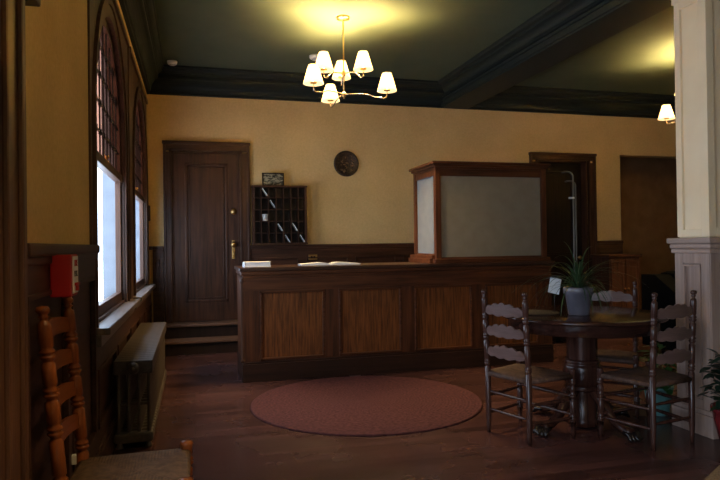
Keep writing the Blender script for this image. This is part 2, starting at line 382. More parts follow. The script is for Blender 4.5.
# ------------------------------------------------------------------ windows in the left wall
def window(name, y0, y1, zs, zsp, ztop, cas0, cas1):
    """arched sash window with an ornamental upper light; casing face on the room side of the wall"""
    W = setting(name); W.location = (XL, (y0+y1)/2, 0)
    yc = (y0+y1)/2; hw = (y1-y0)/2; apex = 2.86
    def loc(b, nm, m_, par=W): 
        o = b.build(nm, m_, par); o.location = -W.location if par is W else (0, 0, 0); return o
    def arch(y, shrink=0):
        t = max(-1, min(1, (y-yc)/max(hw-shrink, 1e-6)))
        return zsp+(apex-shrink-zsp)*math.sqrt(max(0, 1-abs(t)**2.0))
    # casing: jamb boards and the board above with an arched underside
    b = MB(); x0, x1 = XL-.002, XL+.012
    b.box(x0, x1, cas0, y0, zs-.06, ztop, .004); b.box(x0, x1, y1, cas1, zs-.06, ztop, .004)
    n = 28; xd = XL-.09
    for k in range(n):
        a = y0+(y1-y0)*k/n; e = y0+(y1-y0)*(k+1)/n; za, ze = arch(a), arch(e)
        v = [b.bm.verts.new(p) for p in ((xd, a, za), (xd, e, ze), (xd, e, ztop), (xd, a, ztop), (x1, a, za), (x1, e, ze), (x1, e, ztop), (x1, a, ztop))]
        for f in ((0, 1, 2, 3), (7, 6, 5, 4), (0, 4, 5, 1), (3, 2, 6, 7)): b.bm.faces.new([v[i] for i in f])
    b.box(XL+.0, XL+.03, cas0, cas1, ztop-.05, ztop, .006)
    loc(b, 'window_casing', WINW)
    b = MB()   # raised arch moulding and jamb beads
    n = 36
    for (wi, wo, dx) in ((.0, .10, .02), (.08, .12, .032)):
        for k in range(n):
            q = []
            for aa in (PI*k/n, PI*(k+1)/n):
                for e in (wi, wo): q.append((yc-(hw+e)*math.cos(aa), zsp+(apex+e-zsp)*math.sin(aa)))
            v = [b.bm.verts.new((xx, p[0], p[1])) for xx in (XL, XL+dx) for p in (q[0], q[1], q[3], q[2])]
            for f in ((0, 1, 2, 3), (7, 6, 5, 4), (0, 3, 7, 4), (1, 5, 6, 2)): b.bm.faces.new([v[i] for i in f])
        b.box(XL, XL+dx, y0-wo, y0-wi, zs, zsp); b.box(XL, XL+dx, y1+wi, y1+wo, zs, zsp)
    loc(b, 'arch_moulding', WINW)
    # outside reveal
    b = MB(); b.box(XO, XL-.05, y0-.001, y0+.012, zs, 2.93); b.box(XO, XL-.05, y1-.012, y1+.001, zs, 2.93); b.box(XO, XL-.085, y0, y1, zs-.001, zs+.03); b.box(XO, XL-.085, y0, y1, 2.9, 2.93)
    loc(b, 'reveal', REVEAL)
    b = MB(); b.box(XL-.05, XL+.004, y0-.001, y0+.014, zs, 2.1); b.box(XL-.05, XL+.004, y1-.014, y1+.001, zs, 2.1); b.box(XL-.05, XL+.004, y0, y1, zs-.001, zs+.02); loc(b, 'jamb_liner', WINW)
    # sashes
    zm = 1.85; xs0, xs1 = XL-.06, XL-.018
    b = MB(); b.box(xs0, xs1, y0, y0+.055, zs, zm, .004); b.box(xs0, xs1, y1-.055, y1, zs, zm, .004); b.box(xs0, xs1, y0, y1, zs, zs+.085, .004); b.box(xs0, xs1+.012, y0, y1, zm-.03, zm+.03, .004)
    sash = loc(b, 'lower_sash', WINW)
    b = MB(); b.box(XL-.044, XL-.040, y0+.05, y1-.05, zs+.08, zm-.02); loc(b, 'pane', GLASS, sash)
    b = MB(); b.lathe([(0, 0), (.014, 0), (.016, .012), (.006, .02), (.006, .03), (.02, .034), (.018, .05), (0, .052)], 12, T((XL-.03, yc, zm+.03))); b.box(XL-.05, XL-.015, yc-.04, yc+.04, zm+.03, zm+.037); loc(b, 'sash_lock', BRASS, sash)
    b = MB(); b.box(xs0, xs1, y0, y0+.05, zm+.03, zsp+.1); b.box(xs0, xs1, y1-.05, y1, zm+.03, zsp+.1)
    n = 32
    for k in range(n):
        a0, a1 = PI*k/n, PI*(k+1)/n
        q = []
        for aa in (a0, a1):
            for (rr, hh) in ((hw-.05, apex-.05-zsp), (hw+.02, apex+.02-zsp)):
                q.append((yc-rr*math.cos(aa), zsp+hh*math.sin(aa)))
        v = [b.bm.verts.new((xx, p[0], p[1])) for xx in (xs0, xs1) for p in (q[0], q[1], q[3], q[2])]
        for f in ((0, 1, 2, 3), (7, 6, 5, 4), (0, 3, 7, 4), (1, 5, 6, 2)): b.bm.faces.new([v[i] for i in f])
    us = loc(b, 'upper_sash', WINW)
    b = MB(); x0, x1 = XL-.044, XL-.040; n = 24   # amber light
    for k in range(n):
        a = y0+.02+(y1-y0-.04)*k/n; e = y0+.02+(y1-y0-.04)*(k+1)/n; za, ze = arch(a, .01), arch(e, .01)
        v = [b.bm.verts.new(p) for p in ((x0, a, zm), (x0, e, zm), (x0, e, ze), (x0, a, za))]; b.bm.faces.new(v)
    loc(b, 'amber_pane', AMBER, us)
    b = MB(); nv = 9   # leading
    for k in range(1, nv):
        yy = y0+(y1-y0)*k/nv; b.box(XL-.040, XL-.030, yy-.007, yy+.007, zm, arch(yy, .03))
    zz = zm+.2
    while zz < apex-.06:
        t = math.sqrt(max(0, 1-((zz-zsp)/(apex-zsp))**2)) if zz > zsp else 1
        b.box(XL-.040, XL-.030, yc-hw*t+.03, yc+hw*t-.03, zz-.007, zz+.007)
        for k in range(1, nv):
            yy = y0+(y1-y0)*k/nv
            if abs(yy-yc) < hw*t-.03: b.box(XL-.042, XL-.026, yy-.018, yy+.018, zz-.018, zz+.018)
        zz += .19
    loc(b, 'leading', LEAD, us)
    b = MB(); b.box(XL-.03, XL+.10, cas0+.02-.0, cas1-.02, zs-.04, zs, .008); b.box(XL, XL+.05, cas0+.05, cas1-.05, zs-.11, zs-.04, .006)
    loc(b, 'window_sill', SILLW)
window('window_1', 3.83, 5.41, .845, 2.05, 3.09, 3.66, 5.75)
window('added_window_4', -2.7, -.8, .845, 2.05, 3.09, -2.86, -.64)  # unseen extra window, added to throw daylight on the pillar and chairs
window('window_2', 6.2, 7.75, .845, 2.05, 3.09, 5.86, 7.98)
b = MB(); b.box(XL, XL+.022, 5.73, 5.88, .8, 3.07, .004); struct(b.build('trim_9', WINW))
# glazing added for daylight beside the camera; only the far casing is in view
W = setting('window_3')
b = MB(); b.box(XL, XL+.035, 1.86, 2.13, 0, 2.09, .006); b.box(XL, XL+.05, 2.09, 2.14, 0, 2.09, .01); b.box(XL, XL+.05, 1.93, 1.985, 0, 2.09, .01)
b.box(XL, XL+.006, 1.80, 1.86, 0, 2.09); b.box(XL, XL+.03, 1.72, 1.80, 0, 2.09, .006); b.box(XL, XL+.05, -.52, 1.72, 2.05, 2.09, .004); b.box(XL, XL+.07, -.6, 2.25, 2.085, 2.16, .008); b.box(XL, XL+.04, -.52, -.4, 0, 2.09)
b.build('window_casing', WINW, W)
b = MB()
for yy in (-.4, .63, 1.66): b.box(XL-.09, XL-.03, yy, yy+.06, .3, 2.05)
for zz in (.3, 1.99): b.box(XL-.09, XL-.03, -.4, 1.72, zz, zz+.06)
b.build('sash', WINW, W)
b = MB(); b.box(XL-.062, XL-.058, -.4, 1.72, .3, 2.05); b.build('pane', GLASS, W)

# ------------------------------------------------------------------ doors
def panel_door(name, x0, x1, z0, z1, cas0, cas1, ctop, yleaf, mw, mx, opening_depth=.16):
    D = setting(name)
    b = MB(); yc = YB
    b.box(cas0, x0, yc-.035, yc+.001, 0, ctop-.14, .005); b.box(x1, cas1, yc-.035, yc+.001, 0, ctop-.14, .005)
    b.box(cas0, cas0+.035, yc-.055, yc, 0, ctop-.03, .008); b.box(cas1-.035, cas1, yc-.055, yc, 0, ctop-.03, .008)
    b.box(x0-.03, x0, yc-.045, yc, 0, z1+.03, .006); b.box(x1, x1+.03, yc-.045, yc, 0, z1+.03, .006)
    b.build('door_casing', mw, D)
    b = MB(); b.box(cas0, cas1, yc-.035, yc+.001, z1, ctop, .005); b.box(cas0-.01, cas1+.01, yc-.062, yc, ctop-.04, ctop, .008); b.box(x0-.03, x1+.03, yc-.045, yc, z1, z1+.03, .006)
    b.box(x0, x1, yc, yc+.19, z1-.02, z1); b.build('door_head', mx, D)
    b = MB(); b.box(x0, x0+.02, yc, yc+.19, 0, z1); b.box(x1-.02, x1, yc, yc+.19, 0, z1); b.build('door_jamb', mw, D)
    return D
D = panel_door('door_1', -.26, .60, .33, 2.53, -.36, .728, 2.65, 0, DOORW, DOORX)
b = MB(); yl = YB+.03
b.box(-.24, -.10, yl, yl+.045, .33, 2.51); b.box(.445, .58, yl, yl+.045, .33, 2.51); b.box(-.10, .445, yl, yl+.045, 2.38, 2.51); b.box(-.10, .445, yl, yl+.045, .33, .57)
b.box(-.10, .445, yl+.018, yl+.04, .57, 2.38)
for (x0, x1, z0, z1) in ((-.10, .445, 2.345, 2.38), (-.10, .445, .57, .605), (-.10, -.065, .57, 2.38), (.41, .445, .57, 2.38)): b.box(x0, x1, yl-.006, yl+.03, z0, z1, .008)
for (x0, x1, z0, z1) in ((-.05, .395, 2.315, 2.33), (-.05, .395, .62, .635), (-.05, -.035, .62, 2.33), (.38, .395, .62, 2.33)): b.box(x0, x1, yl+.01, yl+.02, z0, z1, .003)
leaf = b.build('door_leaf', DOORW, D)
Mk = lambda x, z: T((x, yl, z)) @ RX(PI/2)
b = MB(); b.lathe([(0, 0), (.04, 0), (.04, .008), (.03, .014), (.02, .022), (0, .024)], 20, Mk(.52, 1.75)); b.build('deadbolt', BRASS, leaf)
b = MB(); b.box(.492, .53, yl-.006, yl, 1.13, 1.37, .003); b.lathe([(.012, 0), (.012, .03), (.03, .036), (.036, .05), (.028, .066), (0, .07)], 20, Mk(.511, 1.315)); b.tube([(.511, yl-.006, 1.22), (.511, yl-.03, 1.215), (.511, yl-.034, 1.19), (.511, yl-.03, 1.16), (.511, yl-.006, 1.155)], .006, 8)
b.build('door_handle', BRASS, leaf)
D = panel_door('door_2', 5.0, 5.86, 0, 2.53, 4.865, 5.988, 2.64, 0, DOORW, DOORX)
yl = YB+.13; b = MB()
b.box(5.02, 5.16, yl, yl+.045, 0, 2.51); b.box(5.70, 5.84, yl, yl+.045, 0, 2.51)
for (z0, z1) in ((0, .25), (.95, 1.1), (2.38, 2.51)): b.box(5.16, 5.70, yl, yl+.045, z0, z1)
b.box(5.16, 5.70, yl+.02, yl+.04, .25, 2.38)
for (z0, z1) in ((.25, .95), (1.1, 2.38)):
    for q in ((5.16, 5.70, z0, z0+.03), (5.16, 5.70, z1-.03, z1), (5.16, 5.19, z0, z1), (5.67, 5.70, z0, z1)): b.box(q[0], q[1], yl-.005, yl+.03, q[2], q[3], .006)
leaf = b.build('door_leaf', BLACKW, D)
b = MB(); b.lathe([(.012, 0), (.012, .03), (.03, .036), (.036, .05), (.028, .066), (0, .07)], 16, T((5.77, yl, 1.05)) @ RX(PI/2)); b.build('door_handle', BRASS, leaf)
# the two steps up to the door
b = MB(); b.box(-.40, .80, 8.0, YB-.06, 0, .30); b.box(-.26, .6, YB-.06, YB+.2, 0, .33); struct(b.build('trim_10', BLACKW))
b = MB(); b.box(-.45, .84, 7.72, 8.0, 0, .135); struct(b.build('trim_11', BLACKW))

b = MB(); b.box(-.41, .81, 7.97, YB-.06, .30, .33, .008); struct(b.build('trim_12', TREAD))
b = MB(); b.box(-.46, .85, 7.69, 8.0, .135, .165, .008); struct(b.build('trim_13', TREAD))
# ------------------------------------------------------------------ pillar under the beam
PX0, PX1, PY0, PY1 = 3.25, 3.86, 3.31, 3.61
pil = setting('pillar')
b = MB(); b.box(PX0+.02, PX1-.02, PY0+.02, PY1-.02, 1.25, TOP)
def frame_on(b, axis, c, a0, a1, z0, z1, w_, d, bev=.004):
    """raised frame on a face: axis 'x' face at x=c (projects to -x), 'y' face at y=c (projects to -y)"""
    for (p, q, r, t) in ((a0, a0+w_, z0, z1), (a1-w_, a1, z0, z1), (a0+w_, a1-w_, z0, z0+w_), (a0+w_, a1-w_, z1-w_, z1)):
        if axis == 'x': b.box(c-d, c, p, q, r, t, bev)
        else: b.box(p, q, c-d, c, r, t, bev)
frame_on(b, 'x', PX0+.022, PY0+.02, PY1-.02, 1.31, 2.93, .05, .02)
frame_on(b, 'y', PY0+.022, PX0+.0, PX1-.02, 1.31, 2.93, .06, .02)
b.build('shaft', CREAM, pil)
b = MB()
for k, (d, z0, z1) in enumerate(((.0, 2.93, 2.98), (.02, 2.98, 3.02), (.04, 3.02, 3.1), (.06, 3.1, TOP))): b.box(PX0-d, PX1+d, PY0-d, PY1+d, z0, z1, .006)
b.build('capital', CREAM, pil)
b = MB(); b.box(PX0+.01, PX1-.01, PY0+.01, PY1-.01, 0, 1.22)
frame_on(b, 'x', PX0+.012, PY0+.0, PY1-.0, .16, 1.2, .07, .018); frame_on(b, 'x', PX0+.012, PY0+.075, PY1-.075, .235, 1.125, .014, .024, .003)
frame_on(b, 'y', PY0+.012, PX0, PX1, .16, 1.2, .07, .018); frame_on(b, 'y', PY0+.012, PX0+.075, PX1-.075, .235, 1.125, .014, .024, .003)
b.box(PX0-.03, PX1+.03, PY0-.03, PY1+.03, 0, .14, .006); b.box(PX0-.02, PX1+.02, PY0-.02, PY1+.02, .14, .17, .008)
b.build('pedestal', TAUPE, pil)
b = MB(); b.box(PX0-.02, PX1+.02, PY0-.02, PY1+.02, 1.20, 1.23, .008); b.box(PX0-.027, PX1+.027, PY0-.027, PY1+.027, 1.23, 1.265, .012); b.box(PX0-.04, PX1+.04, PY0-.04, PY1+.04, 1.265, 1.305, .01)
b.build('pedestal_cap', TAUPEX, pil)

# ------------------------------------------------------------------ reception counter
CX0, CX1, CY0, CY1, CT = .445, 3.74, 5.95, 6.66, 1.085
ct = thing('reception_counter', 'long panelled dark wood reception counter in front of the back wall', 'counter', (CX0, CY0, 0))
def cb(): return MB()
def cbuild(b, nm, m_, par=None):
    o = b.build(nm, m_, par or ct); o.location = (-CX0, -CY0, 0) if par is None else (0, 0, 0); return o
b = MB(); b.box(CX0, CX1, CY0+.03, CY1, 0, 1.04); cbuild(b, 'body', COUNTZ)
PANELS = ((.605, 1.235), (1.375, 2.027), (2.166, 2.806), (2.954, 3.58))
b = MB(); b.box(CX0, CX1, CY0, CY0+.03, .86, 1.04); b.box(CX0, CX1, CY0, CY0+.03, .05, .2); cbuild(b, 'rail', COUNTX)
b = MB()
ed = [CX0]+[v for p in PANELS for v in p]+[CX1]
for k in range(0, len(ed), 2): b = MB(); b.box(ed[k], ed[k+1], CY0, CY0+.03, .2, .86); cbuild(b, 'stile', COUNTZ)
for (a, e) in PANELS:
    b = MB(); b.box(a, e, CY0+.018, CY0+.034, .2, .86); p = cbuild(b, 'panel', PANEL)
    b = MB()
    for (x0, x1, z0, z1) in ((a, e, .2, .222), (a, e, .838, .86), (a, a+.022, .2, .86), (e-.022, e, .2, .86)): b.box(x0, x1, CY0-.008, CY0+.025, z0, z1, .006)
    cbuild(b, 'panel_moulding', COUNTX, p)
b = MB(); b.box(CX0-.008, CX1+.008, CY0-.012, CY1, 0, .17, .005); b.box(CX0-.005, CX1+.005, CY0-.007, CY1, .17, .19, .005); cbuild(b, 'plinth', PLINTHW)
b = MB(); b.box(CX0-.03, CX1+.03, CY0-.035, CY1+.02, 1.05, CT, .008); cbuild(b, 'worktop', DARKTOP)
b = MB(); b.box(CX0-.015, CX1+.015, CY0-.02, CY1, 1.01, 1.05, .01); b.box(CX0, CX1, CY0-.01, CY1, .985, 1.01, .006); cbuild(b, 'top_moulding', COUNTX)
b = MB(); b.lathe([(.0, .19), (.018, .19), (.018, .21), (.012, .23), (.012, .93), (.018, .95), (.018, .98), (0, .98)], 14, T((CX0-.004, CY0+.01, 0))); cbuild(b, 'corner_moulding', WINW)

# cashier's booth of frosted glass standing on the counter
BX0, BX1, BY0, BY1 = 2.415, 3.70, 5.96, 6.62
bo = thing('cashier_booth', 'wood framed booth with frosted glass panes standing on the counter', 'booth', (BX0, BY0, CT))
def bb(b, nm, m_, par=None):
    o = b.build(nm, m_, par or bo); o.location = (-BX0, -BY0, -CT) if par is None else (0, 0, 0); return o
for (x, y) in ((BX0, BY0), (BX1-.06, BY0), (BX0, BY1-.06), (BX1-.06, BY1-.06)): b = MB(); b.box(x, x+.06, y, y+.06, CT, 2.07, .003); bb(b, 'post', COUNTZ)
b = MB(); b.box(BX0-.02, BX1+.03, BY0-.02, BY1+.03, CT, CT+.045, .006); b.box(BX0-.05, BX0+.06, BY0+.06, BY1+.06, CT, CT+.05, .004); b.box(BX0-.035, BX0+.06, BY0+.04, BY1+.05, CT+.05, CT+.085, .004); bb(b, 'plinth', COUNTX)
b = MB(); b.box(BX0+.05, BX1-.05, BY0+.008, BY0+.05, CT+.04, 1.148); b.box(BX0+.05, BX1-.05, BY0+.008, BY0+.05, 1.99, 2.08); b.box(BX0+.008, BX0+.05, BY0+.05, BY1-.05, CT+.08, 1.185); b.box(BX0+.008, BX0+.05, BY0+.05, BY1-.05, 2.0, 2.08)
b.box(BX1-.05, BX1-.008, BY0+.05, BY1-.05, CT+.04, 2.08); bb(b, 'rail', COUNTX)
b = MB()
for d, z0, z1, bv in ((0, 2.065, 2.09, 0), (.02, 2.085, 2.11, .006), (.04, 2.11, 2.14, .008)):   # open in the middle
    for q in ((BX0-d, BX1+d, BY0-d, BY0+.06), (BX0-d, BX1+d, BY1-.06, BY1+d), (BX0-d, BX0+.06, BY0+.06, BY1-.06), (BX1-.06, BX1+d, BY0+.06, BY1-.06)): b.box(*q, z0, z1, bv)
bb(b, 'cornice', COUNTX)
b = MB(); b.box(BX0+.055, BX1-.055, BY0+.024, BY0+.030, 1.14, 2.0); bb(b, 'front_pane', FROST)['label'] = 'wide grey frosted pane facing the room'
b = MB(); b.box(BX0+.024, BX0+.030, BY0+.055, BY1-.055, 1.18, 2.01); bb(b, 'side_pane', FROSTS)['label'] = 'narrow daylight-tinted frosted pane facing the windows'
b = MB(); b.box(BX0+.055, BX1-.055, BY1-.03, BY1-.024, CT+.05, 2.06); bb(b, 'back_pane', FROST)
# things standing behind the frosted front pane
t = thing('card_reader', 'dark boxy shape blurred behind the right of the frosted front pane', 'device', (3.28, 6.06, CT+.0465))
b = MB(); b.box(-.11, .11, -.05, .05, .001, .13, .01); b.build('body', BLACK, t)
b = MB(); b.box(-.05, .05, -.02, .0, .13, .22, .008); b.build('screen', BLACK, t)
t = thing('paper_stack', 'pale stack of papers blurred behind the left of the frosted front pane', 'papers', (2.82, 6.10, CT+.0465))
b = MB(); b.box(-.13, .13, -.07, .07, .0005, .06, .003); b.build('sheets', PAPER, t)
b = MB(); b.box(-.03, .03, -.03, .03, .06, .10, .006); b.build('paperweight', BLACK, t)

# books on the counter
t = thing('closed_book', 'white closed book lying at the left end of the counter', 'book', (.60, 6.14, CT), .04)
b = MB(); b.box(-.125, .125, -.09, .09, .001, .006, .002); b.box(-.125, .125, -.09, .09, .046, .051, .002); b.box(-.128, -.122, -.09, .09, .001, .051, .002); b.build('cover', PAPER, t)
b = MB(); b.box(-.12, .12, -.085, .085, .006, .046); b.build('pages', PAPER, t)
t = thing('open_book', 'open book with white pages lying face up on the counter', 'book', (1.33, 6.17, CT), -.03)
b = MB()
for sgn in (-1, 1):
    n = 12; top = []; bot = []
    for k in range(n+1):
        u = k/n; x = sgn*u*.30; z = .012+.028*math.sin(min(1, u*2.6)*PI/2)*(1-.8*u)
        top.append((x, z)); bot.append((x, .004))
    b.prism(top+bot[::-1], .24)
b.build('pages', PAPER, t)
b = MB(); b.box(-.305, .305, -.125, .125, .0008, .004); b.build('cover', DOORX, t)
t = thing('outlet_plate', 'small brass outlet plate on the panelling behind the open book', 'outlet', (1.56, YB-.031, 1.13))
b = MB(); b.box(-.06, .06, -.006, .0, -.035, .035, .003); b.build('plate', BRASS, t)
b = MB(); b.box(-.03, -.005, -.008, -.005, -.015, .015); b.box(.005, .03, -.008, -.005, -.015, .015); b.build('socket', BLACKW, t)

# ------------------------------------------------------------------ pigeonhole rack, envelopes, picture, plaque
GX0, GX1, GZ0, GZ1, GY0 = .765, 1.45, 1.307, 2.075, 8.13
rk = thing('pigeonhole_rack', 'dark wooden rack of 35 pigeonholes on the back wall beside the door', 'rack', (GX0, YB, GZ0))
def rb_(b, nm, m_): o = b.build(nm, m_, rk); o.location = (-GX0, -YB, -GZ0); return o
b = MB(); b.box(GX0, GX1, YB-.012, YB-.001, GZ0, GZ1); rb_(b, 'back_board', BLACKW)
b = MB(); b.box(GX0-.012, GX0+.014, GY0, YB-.001, GZ0, GZ1); b.box(GX1-.014, GX1+.012, GY0, YB-.001, GZ0, GZ1); b.box(GX0-.02, GX1+.02, GY0-.012, YB-.001, GZ1-.016, GZ1+.008, .004); b.box(GX0-.02, GX1+.02, GY0-.012, YB-.001, GZ0, GZ0+.022, .004); rb_(b, 'frame', DOORW)
cw = (GX1-GX0)/7; chh = (GZ1-GZ0)/5
for k in range(1, 7): b = MB(); b.box(GX0+k*cw-.004, GX0+k*cw+.004, GY0+.004, YB-.01, GZ0+.02, GZ1-.014); rb_(b, 'divider', DOORW)
for k in range(1, 5): b = MB(); b.box(GX0+.012, GX1-.012, GY0+.006, YB-.01, GZ0+k*chh-.004, GZ0+k*chh+.004); rb_(b, 'shelf', DOORX)
ROWN = ('top', 'second', 'middle', 'fourth', 'bottom')
ENV = (((1, 0), 'white envelope leaning in the top row of the pigeonhole rack'), ((2, 1), 'white envelope leaning in the second row of the pigeonhole rack'),
       ((3, 3), 'white envelope in the fourth row, below and right of the white cup'), ((4, 4), 'white envelope in the bottom row, nearer the middle of the rack'),
       ((5, 3), 'white envelope in the fourth row, nearer the right side of the rack'), ((6, 4), 'white envelope in the bottom right corner pigeonhole'))
for (c, r), lab in ENV:
    xm = GX0+(c+.5)*cw; zm = GZ1-(r+.5)*chh
    t = thing('envelope', lab, 'envelope', (xm, (GY0+YB)/2-.02, zm-.062), 0, 'envelopes in the pigeonhole rack')
    MM = T((0, 0, .062)) @ RY(math.radians(57))
    b = MB(); b.box(-.057, .057, -.065, .06, -.004, .004, .001, MM); b.build('paper', PAPER, t)
t = thing('cup', 'white cup sitting in the middle row of the pigeonhole rack', 'cup', (GX0+1.52*cw, GY0+.045, GZ0+2*chh+.0045))
b = MB(); b.lathe([(0, 0), (.03, 0), (.034, .005), (.043, .09), (.039, .09), (.03, .01), (0, .01)], 20); b.build('vessel', WHITE, t)
b = MB(); b.tube([(-.01, -.036, .07), (-.012, -.058, .068), (-.014, -.064, .045), (-.012, -.052, .024), (-.01, -.03, .02)], .005, 8); b.build('handle', WHITE, t)
def picture_mat():
    M = mat('old_photo', (.1, .1, .08), .5)
    v = coords(M, (18, 1, 40)); n = N(M, 'ShaderNodeTexNoise', Scale=1.0, Detail=5.0, Distortion=1.2); L(M, v, n.inputs['Vector'])
    L(M, ramp(M, n.outputs[0], [(.42, (.012, .014, .01)), (.48, (.10, .10, .075)), (.56, (.34, .32, .25))]), P(M).inputs['Base Color']); return M
t = thing('framed_photograph', 'small framed photograph leaning on top of the pigeonhole rack', 'picture', (1.03, 8.2, GZ1+.009))
MM = RX(math.radians(-8))
b = MB()
for q in ((-.145, .145, 0, .016), (-.145, .145, .159, .175), (-.145, -.129, 0, .175), (.129, .145, 0, .175)): b.box(q[0], q[1], -.008, .008, q[2], q[3], .002, MM)
b.build('frame', BLACKW, t)
b = MB(); b.box(-.131, .131, -.002, .004, .014, .161, 0, MM); b.build('photograph', picture_mat(), t)
t = thing('round_plaque', 'round dark bronze relief plaque hanging high on the back wall', 'plaque', (2.045, YB-.001, 2.408))
b = MB(); b.lathe([(0, 0), (.172, 0), (.178, .012), (.172, .026), (.155, .03), (.145, .02), (0, .018)], 48, RX(PI/2)); b.build('disc', BRONZE, t)
b = MB(); rr = random.Random(3)
for k in range(26):
    a = rr.uniform(0, 2*PI); r = .115*math.sqrt(rr.random()); cx, cz = r*math.cos(a), r*math.sin(a); ph = rr.uniform(0, 6); ln = rr.uniform(.8, 2.2); R_ = rr.uniform(.012, .028)
    b.tube([(cx+R_*math.cos(ph+ln*i/6), -.024-.006*math.sin(i/6*PI), cz+R_*math.sin(ph+ln*i/6)) for i in range(7)], [.002, .005, .006, .0065, .006, .005, .002], 6)
b.build('relief', noisy('bronze_relief', (.07, .045, .03), (.40, .25, .14), 30, .35, .2, .003, .6), t)

# small fixtures
t = thing('thermostat', 'small dark thermostat at the end of the window wall', 'thermostat', (XL, 8.1, 1.62))
b = MB(); b.box(.001, .035, -.06, .06, 0, .19, .006); b.build('body', DOORW, t)
b = MB(); b.lathe([(.0, 0), (.02, 0), (.018, .01), (0, .012)], 14, T((.034, 0, .1)) @ RY(PI/2)); b.build('dial', BRASS, t)
for (x, y, r, lab) in ((1.42, 7.16, .08, 'white smoke detector on the ceiling behind the chandelier'), (-.22, 7.74, .06, 'white smoke detector on the ceiling near the window wall')):
    t = thing('smoke_detector', lab, 'smoke detector', (x, y, CZ), 0, 'ceiling smoke detectors')
    b = MB(); b.lathe([(0, -.0005), (r, -.0005), (r, -.016), (r*.93, -.03), (r*.7, -.045), (0, -.048)], 28); b.build('body', WHITE, t)
    b = MB(); b.lathe([(r*.55, -.049), (r*.6, -.05), (r*.64, -.048)], 28); b.build('vent_ring', DARKINK, t)
t = thing('fire_alarm', 'red fire alarm box on the panelled wall beside the window', 'fire alarm', (XL+.031, 2.593, 1.184))
b = MB(); b.box(0, .075, -.065, .065, -.08, .08, .006); b.build('box', RED, t)
b = MB(); b.box(.075, .079, -.048, .05, -.068, .072, .001); b.build('front_plate', WHITE, t)
def text(s, name, size, material, parent, Mx):
    cu = bpy.data.curves.new(name, 'FONT'); cu.body = s; cu.size = size; cu.align_x = 'CENTER'; cu.align_y = 'CENTER'; cu.extrude = .0008; cu.materials.append(material)
    tmp = bpy.data.objects.new(name, cu); COL.objects.link(tmp); bpy.context.view_layer.update()
    me = bpy.data.meshes.new_from_object(tmp.evaluated_get(bpy.context.evaluated_depsgraph_get())); bpy.data.objects.remove(tmp)
    o = bpy.data.objects.new(name, me); COL.objects.link(o); o.parent = parent; o.matrix_local = Mx; return o
Mt = lambda z: T((.0795, 0.001, z)) @ Matrix(((0, 0, 1, 0), (1, 0, 0, 0), (0, 1, 0, 0), (0, 0, 0, 1)))
text('FIRE', 'lettering', .036, RED, t, Mt(.045)); text('PULL', 'lettering', .032, DARKINK, t, Mt(.005))
b = MB(); b.box(.079, .09, -.03, .03, -.04, -.028, .002); b.box(.079, .09, -.008, .008, -.06, -.04, .002); b.build('pull_handle', RED, t)
t = thing('wall_outlet', 'white wall outlet with a plug behind the orange chair', 'outlet', (XL+.013, 2.94, .35))
b = MB(); b.box(0, .006, -.045, .045, -.07, .07, .003); b.build('plate', WHITE, t)
b = MB(); b.box(.006, .04, -.018, .018, .0, .04, .005); b.build('plug', WHITE, t)
t = tag(MB().tube([(XL+.06, 2.16, 2.086), (XL+.02, 2.17, 2.06), (XL+.006, 2.18, 2.02), (XL+.008, 2.21, 1.985), (XL+.006, 2.235, 1.965)], .0035, 6).build('loose_wire', DARKINK), 'loose dark wire hanging beside the window frame', 'wire')

# ------------------------------------------------------------------ radiator under the windows
RXa, RXb, RYa, NS, SP = -.50, -.262, 4.26, 28, .076
rd = thing('radiator', 'long low cast iron radiator under the windows', 'radiator', ((RXa+RXb)/2, RYa, 0))
wd = (RXb-RXa)
def section(feet):
    b = MB(); h = .562
    b.box(-wd/2, wd/2, -.0378, .0378, h-.085, h, .006); b.box(-wd/2, wd/2, -.0375, .0375, .035, .1, .016)
    for k in range(4):
        x = -wd/2+.026+k*(wd-.052)/3
        b.tube([(x, 0, .07), (x, 0, h-.04)], .012, 10, False)
    b.box(-wd/2+.02, wd/2-.02, -.008, .008, .27, .29, .004)
    if feet:
        for x in (-wd/2+.03, wd/2-.03): b.lathe([(.018, .06), (.014, .03), (.022, .01), (.024, .0), (0, 0)], 12, T((x, 0, 0)))
    return b
s0 = section(True).build('section', IRON, rd); s1 = section(False).build('section', IRON, rd); s1.location.y = SP
for k in range(2, NS):
    o = (s0 if k == NS-1 else s1).copy(); COL.objects.link(o); o.parent = rd; o.location = (0, SP*k, 0)
b = MB(); b.lathe([(0, .03), (.02, .03), (.032, .024), (.036, .012), (.04, 0)], 20, T((0, -.0375, .515)) @ RX(PI/2)); b.lathe([(0, .012), (.012, .01), (.014, 0)], 12, T((0, -.066, .515)) @ RX(PI/2)); b.build('end_plug', IRON, rd)

# ------------------------------------------------------------------ braided rug and mat
RR = .94; prof = [(0, .012)]
for k in range(36):
    r0_ = RR*k/36; dr = RR/36
    if k: prof.append((r0_, .0085))
    prof += [(r0_+dr*.3, .0125), (r0_+dr*.7, .0125)]
prof += [(RR, .006), (RR, .001), (0, .001)]
tag(MB().lathe(prof, 110).build('braided_rug', BRAID, None, (1.36, 4.925, 0)), 'large round braided dusty red rug in front of the counter', 'rug')
t = tag(MB().box(0, 1.1, -.75, 0, .001, .012, .004).build('floor_mat', JUTE, None, (2.60, 2.72, 0), math.radians(31)), 'tan woven mat on the floor in the near right corner', 'mat')

